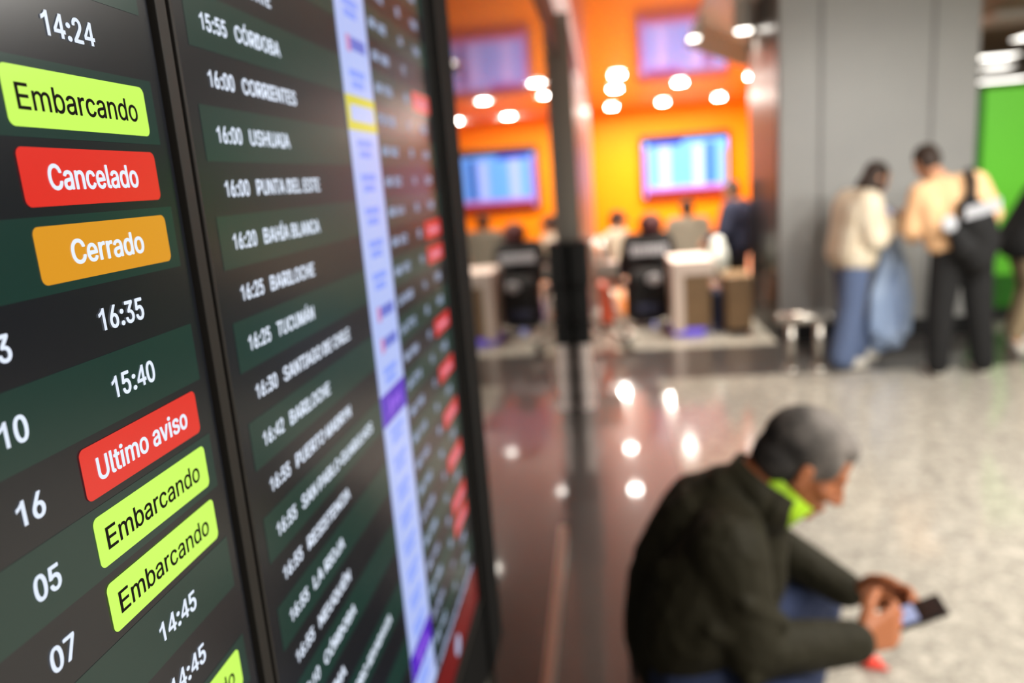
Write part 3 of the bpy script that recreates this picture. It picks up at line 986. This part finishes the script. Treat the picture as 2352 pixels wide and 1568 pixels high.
# ------------------------------------------------------------------ people and luggage in the queue behind
def seated(label, loc, rz, mats, cfg):
    k = .95
    t = thing('person', label, 'person', loc, rz)
    sh = cfg.get('z', 0)
    Z = lambda x, y, z: V((x, y, z + sh))
    hd, nk = Z(*cfg.get('head', (.10, 0, 1.08))), Z(*cfg.get('neck', (.05, 0, .955)))
    shl, shr, hpl, hpr = Z(.04, .17, .90), Z(.04, -.17, .90), Z(-.06, .09, .50), Z(-.06, -.09, .50)
    ell_, elr, wrl, wrr = Z(.10, .24, .66), Z(.10, -.24, .66), Z(.30, .10, .66), Z(.30, -.10, .66)
    knl, knr, anl, anr = Z(.36, .13, .52), Z(.36, -.13, .52), V((.38, .14, .085)), V((.30, -.14, .085))
    bm = bmesh.new()
    P, B = head(bm, hd, cfg.get('face', (.9, 0, -.4)), cfg.get('crown', (.4, 0, .9)), k)
    cap(bm, hd + (nk - hd) * .35, nk, .05)
    chain(bm, [nk, (shl + shr) / 2 - V((0, 0, .05)), (hpl + hpr) / 2], [.06, .11, .12])
    cap(bm, shl, shr, .06)
    cap(bm, hpl, hpr, .10)
    for a, b, c, n in ((shl, ell_, wrl, -1), (shr, elr, wrr, 1)):
        limb(bm, a, b, c, .05, .04, .028)
        hand(bm, c, c - b, (0, n, -.3), (.2, 0, 1), .95)
    for a, b, c in ((hpl, knl, anl), (hpr, knr, anr)):
        limb(bm, a, b, c, .085, .055, .04)
        cap(bm, c, V((c.x + .12, c.y, .03)), .036, .026)
    obj('body', fuse(bm, .009, 4), M[mats['skin']], t)
    bm = bmesh.new()
    ell(bm, P(-.022, 0, .036), (.094, .082, .088), B)
    ell(bm, P(-.045, 0, -.02), (.06, .076, .08), B)
    if cfg.get('bighair'):
        ell(bm, P(-.05, 0, .0), (.125, .135, .13), B)
    obj('hair', fuse(bm, .01, 3), M[mats['hair']], t)
    if cfg.get('cap_mat'):
        bm = bmesh.new()
        ell(bm, P(-.01, 0, .055), (.102, .086, .072), B)
        ell(bm, P(.10, 0, .045), (.07, .06, .010), B)
        obj('cap', fuse(bm, .009, 3), M[cfg['cap_mat']], t)
    bm = bmesh.new()
    g = cfg.get('puff', .03)
    chain(bm, [nk, (shl + shr) / 2 - V((0, 0, .05)), (hpl + hpr) / 2], [.065, .12 + g, .14 + g])
    for a, b in ((shl, hpl), (shr, hpr)):
        cap(bm, a + V((0, 0, -.05)), b, .085 + g, .10 + g)
    cap(bm, shl, shr, .07 + g)
    for a, b, c in ((shl, ell_, wrl), (shr, elr, wrr)):
        limb(bm, a, b, c, .06 + g, .05 + g, .036 + g * .6)
    jk = obj('jacket', fuse(bm, .011, 4), M[mats['top']], t)
    if cfg.get('print'):
        bm = bmesh.new()
        for i in range(8):
            y = -.19 + .05 * i
            box(bm, -.25, -.17, y, y + .036, .70, .79)
        obj('lettering', bm, M['white_print'], jk)
    bm = bmesh.new()
    for a, b, c in ((hpl, knl, anl), (hpr, knr, anr)):
        limb(bm, a, b, c, .10, .07, .055)
    obj('trousers', fuse(bm, .011, 3, cut=lambda co: co.z < .03), M[mats['legs']], t)
    for c in (anl, anr):
        footwear(t, c, (1, 0, 0), M[mats['shoe']])
    return t


def stool(x, y, label, m, zt=.36):
    t = thing('waiting_seat', label, 'seat', (x, y, 0), 0, 'waiting seats')
    obj('seat', bx(-.22, .22, -.22, .22, zt - .06, zt), m, t, .015)
    for a in (-1, 1):
        for b in (-1, 1):
            obj('leg', bx(a * .18 - .02, a * .18 + .02, b * .18 - .02, b * .18 + .02, 0, zt - .06), M['black'], t)
    return t


stool(.47, 8.42, 'black waiting seat under the maroon-haired person', M['black'], .27)
seated('person with maroon hair in a black jacket with white print, seated with back turned', (.47, 8.47, 0), math.radians(90),
       dict(skin='skin_light', hair='hair_maroon', top='cloth_black', legs='cloth_navy', shoe='white_cloth'),
       dict(puff=.045, print=True, head=(.06, -.04, 1.07), bighair=True, z=-.09))
sd = thing('backpack', 'large black backpack with a pale badge under the white printed jacket', 'backpack', (.40, 7.86, 0))
bm = bmesh.new()
chain(bm, [V((-.09, 0, .16)), V((.10, 0, .17)), V((.10, 0, .48)), V((-.07, 0, .48)), V((-.09, 0, .16))], [.13, .13, .12, .12, .13])
obj('bag', fuse(bm, .012, 4), M['cloth_black'], sd)
bm = bmesh.new()
ell(bm, (.08, -.125, .50), (.075, .012, .055))
obj('badge', bm, M['white_print'], sd, smooth=True)
obj('pocket', fuse(chain(bmesh.new(), [V((-.07, -.10, .2)), V((.08, -.10, .2))], [.065, .065]), .01, 3), M['cloth_navy'], sd)
stool(.07, 9.42, 'black waiting seat under the person in the navy cap', M['black'], .26)
seated('person in cream jacket and navy cap, seated by the pale wall', (.11, 9.45, 0), math.radians(-15),
       dict(skin='skin_light', hair='hair_dark', top='cream', legs='navy_denim', shoe='cloth_black'), dict(cap_mat='cloth_navy', puff=.05, head=(.06, 0, 1.10), z=-.10))


def suitcase(x, y, z, wd, dp, ht, m, label, rz=0):
    t = thing('suitcase', label, 'suitcase', (x, y, z), rz)
    obj('shell', bx(-wd / 2, wd / 2, -dp / 2, dp / 2, .05, ht), m, t, .03)
    bm = bmesh.new()
    for a in (-1, 1):
        cone(bm, (a * wd * .28, dp * .2, ht - .02), (a * wd * .28, dp * .2, ht + .26), .011, .011, 8)
    cap(bm, (-wd * .28, dp * .2, ht + .26), (wd * .28, dp * .2, ht + .26), .015)
    obj('handle', bm, M['steel'], t)
    for a in (-1, 1):
        for b in (-1, 1):
            obj('wheel', cone(bmesh.new(), (a * wd * .38 - .015, b * dp * .34, .027), (a * wd * .38 + .015, b * dp * .34, .027), .027, .027, 14), M['black'], t)
    return t


suitcase(1.06, 7.52, 0, .09, .34, .40, M['cloth_navy'], 'narrow navy suitcase standing between the two check-in desks')
suitcase(-.03, 8.0, 0, .20, .34, .46, M['red_case'], 'coral red suitcase standing against the pale wall', 0)
dp = thing('gel_dispenser', 'slim black hand gel dispenser on a bright steel pedestal before the dark grey pier', 'dispenser', (-.180, 5.10, 0))
bm = bmesh.new()
for z0, z1, r0, r1 in ((0, .03, .062, .062), (.03, .12, .050, .055), (.12, .16, .061, .061), (.16, .28, .052, .050), (.28, .32, .060, .060), (.32, .46, .052, .050)):
    cone(bm, (0, 0, z0), (0, 0, z1), r0, r1, 20)
obj('pedestal', bm, M['steel_bright'], dp, .004)
obj('cabinet', bx(-.058, .062, -.05, .06, .46, .86), M['black'], dp, .012)
obj('dispenser_head', bx(-.060, .075, -.09, .08, .86, 1.17), M['black'], dp, .02)
obj('drip_tray', bx(-.05, .075, -.12, -.05, .62, .65), M['black'], dp, .006)

tr = thing('luggage_trolley', 'pale steel luggage trolley parked along the pale wall', 'trolley', (.02, 7.2, 0))
obj('frame', tube(bmesh.new(), [V((-.06, .35, .95)), V((-.02, .32, .60)), V((.10, .05, .16)), V((.22, -.38, .12)), V((.10, -.42, .12)), V((-.12, -.05, .16)), V((-.12, .32, .60)), V((-.14, .35, .95))], .028), M['steel'], tr, smooth=True)
obj('basket', bx(-.14, .10, .16, .32, .62, .74), M['steel'], tr, .01)
obj('handle', cap(bmesh.new(), (-.15, .36, .96), (.02, .36, .96), .026), M['counter_white'], tr, smooth=True)
for a in (-.10, .12):
    obj('wheel', cone(bmesh.new(), (a - .02, .28, .06), (a + .02, .28, .06), .06, .06, 18), M['black'], tr)
obj('wheel', cone(bmesh.new(), (.13, -.36, .05), (.17, -.36, .05), .05, .05, 18), M['black'], tr)

JN = dict(head=(.05, 0, 1.30), face=(.95, 0, -.3), crown=(.3, 0, .95), neck=(.0, 0, 1.17), shl=(0, .17, 1.11), shr=(0, -.17, 1.11), ell=(.04, .25, .86), elr=(.04, -.25, .86), wrl=(.2, .26, .78), wrr=(.2, -.2, .8),
          hpl=(0, .09, .74), hpr=(0, -.09, .74), knl=(0, .10, .41), knr=(0, -.10, .41), anl=(0, .10, .085), anr=(0, -.10, .085))
standing('person', 'person in dark navy jacket standing behind the brown check-in desk', (1.42, 8.45, 0), math.radians(150), JN,
         dict(skin='skin_light', hair='hair_dark', top='cloth_navy', legs='cloth_black', shoe='cloth_black'), dict(puff=.05, k=.9))
seated('person in warm grey jacket seated behind the violet-lit desk', (1.02, 9.4, 0), math.radians(95),
       dict(skin='skin_light', hair='hair_dark', top='grey_cloth', legs='cloth_black', shoe='cloth_black'), {})
stool(1.02, 9.35, 'black waiting seat behind the violet-lit check-in desk', M['black'], .35)

# ------------------------------------------------------------------ the seated man
MB_ = V((.13, 1.60, 0))
man = thing('person', 'grey-haired person in dark olive jacket sitting hunched over a phone', 'person', MB_)


def mloc(me):
    for v in me.vertices:
        v.co = v.co - MB_
    return me


HC, HF, HU = V((.404, 1.60, .962)), V((.82, -.02, -.57)), V((.57, .0, .82))
NECK = V((.285, 1.60, .895))
SHN, ELN, WRN = V((.215, 1.435, .835)), V((.250, 1.395, .640)), V((.492, 1.495, .592))
SHF, ELF, WRF = V((.265, 1.755, .815)), V((.365, 1.845, .655)), V((.552, 1.735, .560))
HPN, KNN, ANN = V((.17, 1.47, .500)), V((.46, 1.31, .475)), V((.40, 1.27, .085))
HPF, KNF, ANF = V((.15, 1.70, .475)), V((.50, 1.86, .485)), V((.47, 1.93, .085))
SPINE = [V((.135, 1.60, .50)), V((.150, 1.60, .68)), V((.205, 1.60, .80)), NECK]
bm = bmesh.new()
PM, BMn = head(bm, HC, HF, HU, 1.0)
chain(bm, [PM(-.035, 0, -.05), PM(-.045, 0, -.095), NECK], [.060, .058, .064])
chain(bm, SPINE, [.12, .11, .11, .07])
cap(bm, SHN, SHF, .06)
cap(bm, HPN, HPF, .11)
limb(bm, SHN, ELN, WRN, .052, .042, .029)
limb(bm, SHF, ELF, WRF, .052, .042, .029)
hand(bm, WRN, (.80, .42, .05), (-.35, .80, .45), (-.25, .05, .95), 1.05, .75, .8)
hand(bm, WRF, (.88, -.40, .18), (-.3, -.80, .45), (-.25, .0, .95), 1.05, .75, .8)
limb(bm, HPN, KNN, ANN, .085, .058, .040)
limb(bm, HPF, KNF, ANF, .085, .058, .040)
cap(bm, ANN, V((ANN.x + .14, ANN.y - .01, .035)), .038, .028)
cap(bm, ANF, V((ANF.x + .14, ANF.y + .01, .035)), .038, .028)
obj('body', mloc(fuse(bm, .0042, 4)), M['skin'], man)
# hair: short, leaves the face, ears and nape free
bm = bmesh.new()
ell(bm, PM(-.014, 0, .030), (.096, .083, .086), BMn)
ell(bm, PM(.040, 0, .066), (.046, .060, .034), BMn)
ell(bm, PM(-.048, 0, -.022), (.058, .076, .066), BMn)
for q in (-1, 1):
    ell(bm, PM(.030, q * .066, .022), (.020, .012, .028), BMn)
obj('hair', mloc(fuse(bm, .005, 3)), M['hair_grey'], man)
# olive jacket
bm = bmesh.new()
chain(bm, [V((.135, 1.60, .495)), V((.135, 1.60, .55)), V((.150, 1.60, .68)), V((.200, 1.60, .785)), V((.258, 1.60, .855))], [.128, .140, .138, .132, .100])
for y, sh in ((1.47, SHN), (1.73, SHF)):
    chain(bm, [V((.135, y + (.03 if y < 1.6 else -.03), .60 if y < 1.6 else .49)), V((.16, y, .68)), V((.205, y, .78)), sh + V((0, 0, .0))], [.105, .115, .105, .080])
chain(bm, [V((.24, 1.60, .56)), V((.27, 1.60, .70)), V((.30, 1.60, .80))], [.09, .10, .075])
cap(bm, SHN, SHF, .080)
limb(bm, SHN, ELN, WRN + (ELN - WRN).normalized() * .015, .084, .061, .046)
limb(bm, SHF, ELF, WRF + (ELF - WRF).normalized() * .015, .080, .060, .045)
for a, b, r in ((V((.235, 1.35, .77)), V((.31, 1.40, .70)), .02), (V((.17, 1.36, .71)), V((.30, 1.37, .65)), .02), (V((.24, 1.345, .61)), V((.33, 1.42, .60)), .02),
                (V((.10, 1.45, .60)), V((.20, 1.40, .66)), .025), (V((.09, 1.46, .78)), V((.19, 1.40, .84)), .025)):
    cap(bm, a, b, r)
obj('jacket', mloc(fuse(bm, .0065, 7)), M['olive'], man)


# stand-up collar of the jacket and the neon shirt collar inside it
def collar(c, ax, r_in, r_out, h, a0, a1, flare=0):
    s, t, d = frame_of(V(ax))
    bm = bmesh.new()
    n = 26
    prev = None
    for i in range(n + 1):
        a = a0 + (a1 - a0) * i / n
        k = s * math.cos(a) + t * math.sin(a)
        q = [bm.verts.new(V(c) + k * r_in), bm.verts.new(V(c) + k * r_out), bm.verts.new(V(c) + k * (r_out + flare) + d * h), bm.verts.new(V(c) + k * (r_in + flare) + d * h)]
        if prev:
            for j in range(4):
                bm.faces.new((prev[j], prev[(j + 1) % 4], q[(j + 1) % 4], q[j]))
        else:
            bm.faces.new(q[::-1])
        prev = q
    bm.faces.new(prev)
    return bm


AX = V((.50, 0, .70))
o = obj('collar', collar(V((.284, 1.60, .852)), AX, .080, .092, .088, 0, 2 * PI * .999, -.006), M['olive'], man, smooth=True)
mloc(o.data)
o = obj('shirt_collar', collar(V((.312, 1.60, .858)), V((.64, 0, .58)), .067, .073, .080, 0, 2 * PI * .999, .004), M['neon'], man, smooth=True)
mloc(o.data)
# jeans and shoes
bm = bmesh.new()
limb(bm, HPN, KNN, ANN + V((0, 0, .02)), .102, .076, .060)
limb(bm, HPF, KNF, ANF + V((0, 0, .02)), .102, .070, .060)
cap(bm, HPN, HPF, .118)
obj('jeans', mloc(fuse(bm, .007, 5, cut=lambda co: co.z < .05)), M['navy_denim'], man)
for a, d in ((ANN, (1, -.12, 0)), (ANF, (1, .12, 0))):
    footwear(man, a - MB_, d, M['cloth_black'], 1.0, M['black'])

st = thing('bench', 'low black bench under the grey-haired seated person', 'bench', (.10, 1.60, 0))
obj('seat', bx(-.09, .18, -.28, .28, .325, .362), M['black'], st, .01)
for a in (-.06, .15):
    for b in (-.25, .25):
        obj('leg', bx(a - .02, a + .02, b - .02, b + .02, 0, .325), M['black'], st)

# his phone, held between both hands, screen towards his face
pn = thing('phone', 'dark phone with a glowing screen in the hands of the grey-haired person', 'phone', (0.630, 1.60, .585))
ux = V((.86, -.08, .42)).normalized()
uy = V((.08, 1, 0)).normalized()
uz = ux.cross(uy).normalized()
uy = uz.cross(ux)
pn.matrix_world = Matrix(((ux.x, uy.x, uz.x, .630), (ux.y, uy.y, uz.y, 1.60), (ux.z, uy.z, uz.z, .585), (0, 0, 0, 1)))
obj('case', bx(-.078, .078, -.038, .038, -.005, .004), M['black'], pn, .003)
obj('glass', bx(-.074, .074, -.035, .035, .004, .0048), M['black'], pn)
obj('screen', bx(-.050, .018, -.030, .030, .0048, .0054), M['phone_screen'], pn)

bm = bmesh.new()
ell(bm, (.775, 2.235, .020), (.030, .022, .020))
ell(bm, (.760, 2.262, .018), (.022, .020, .018))
cap(bm, (.79, 2.225, .012), (.815, 2.215, .010), .010, .006)
tag(obj('sweet_wrapper', fuse(bm, .004, 2), M['red_wrap']), 'small crumpled coral red wrapper on the pale floor below the hands', 'wrapper')
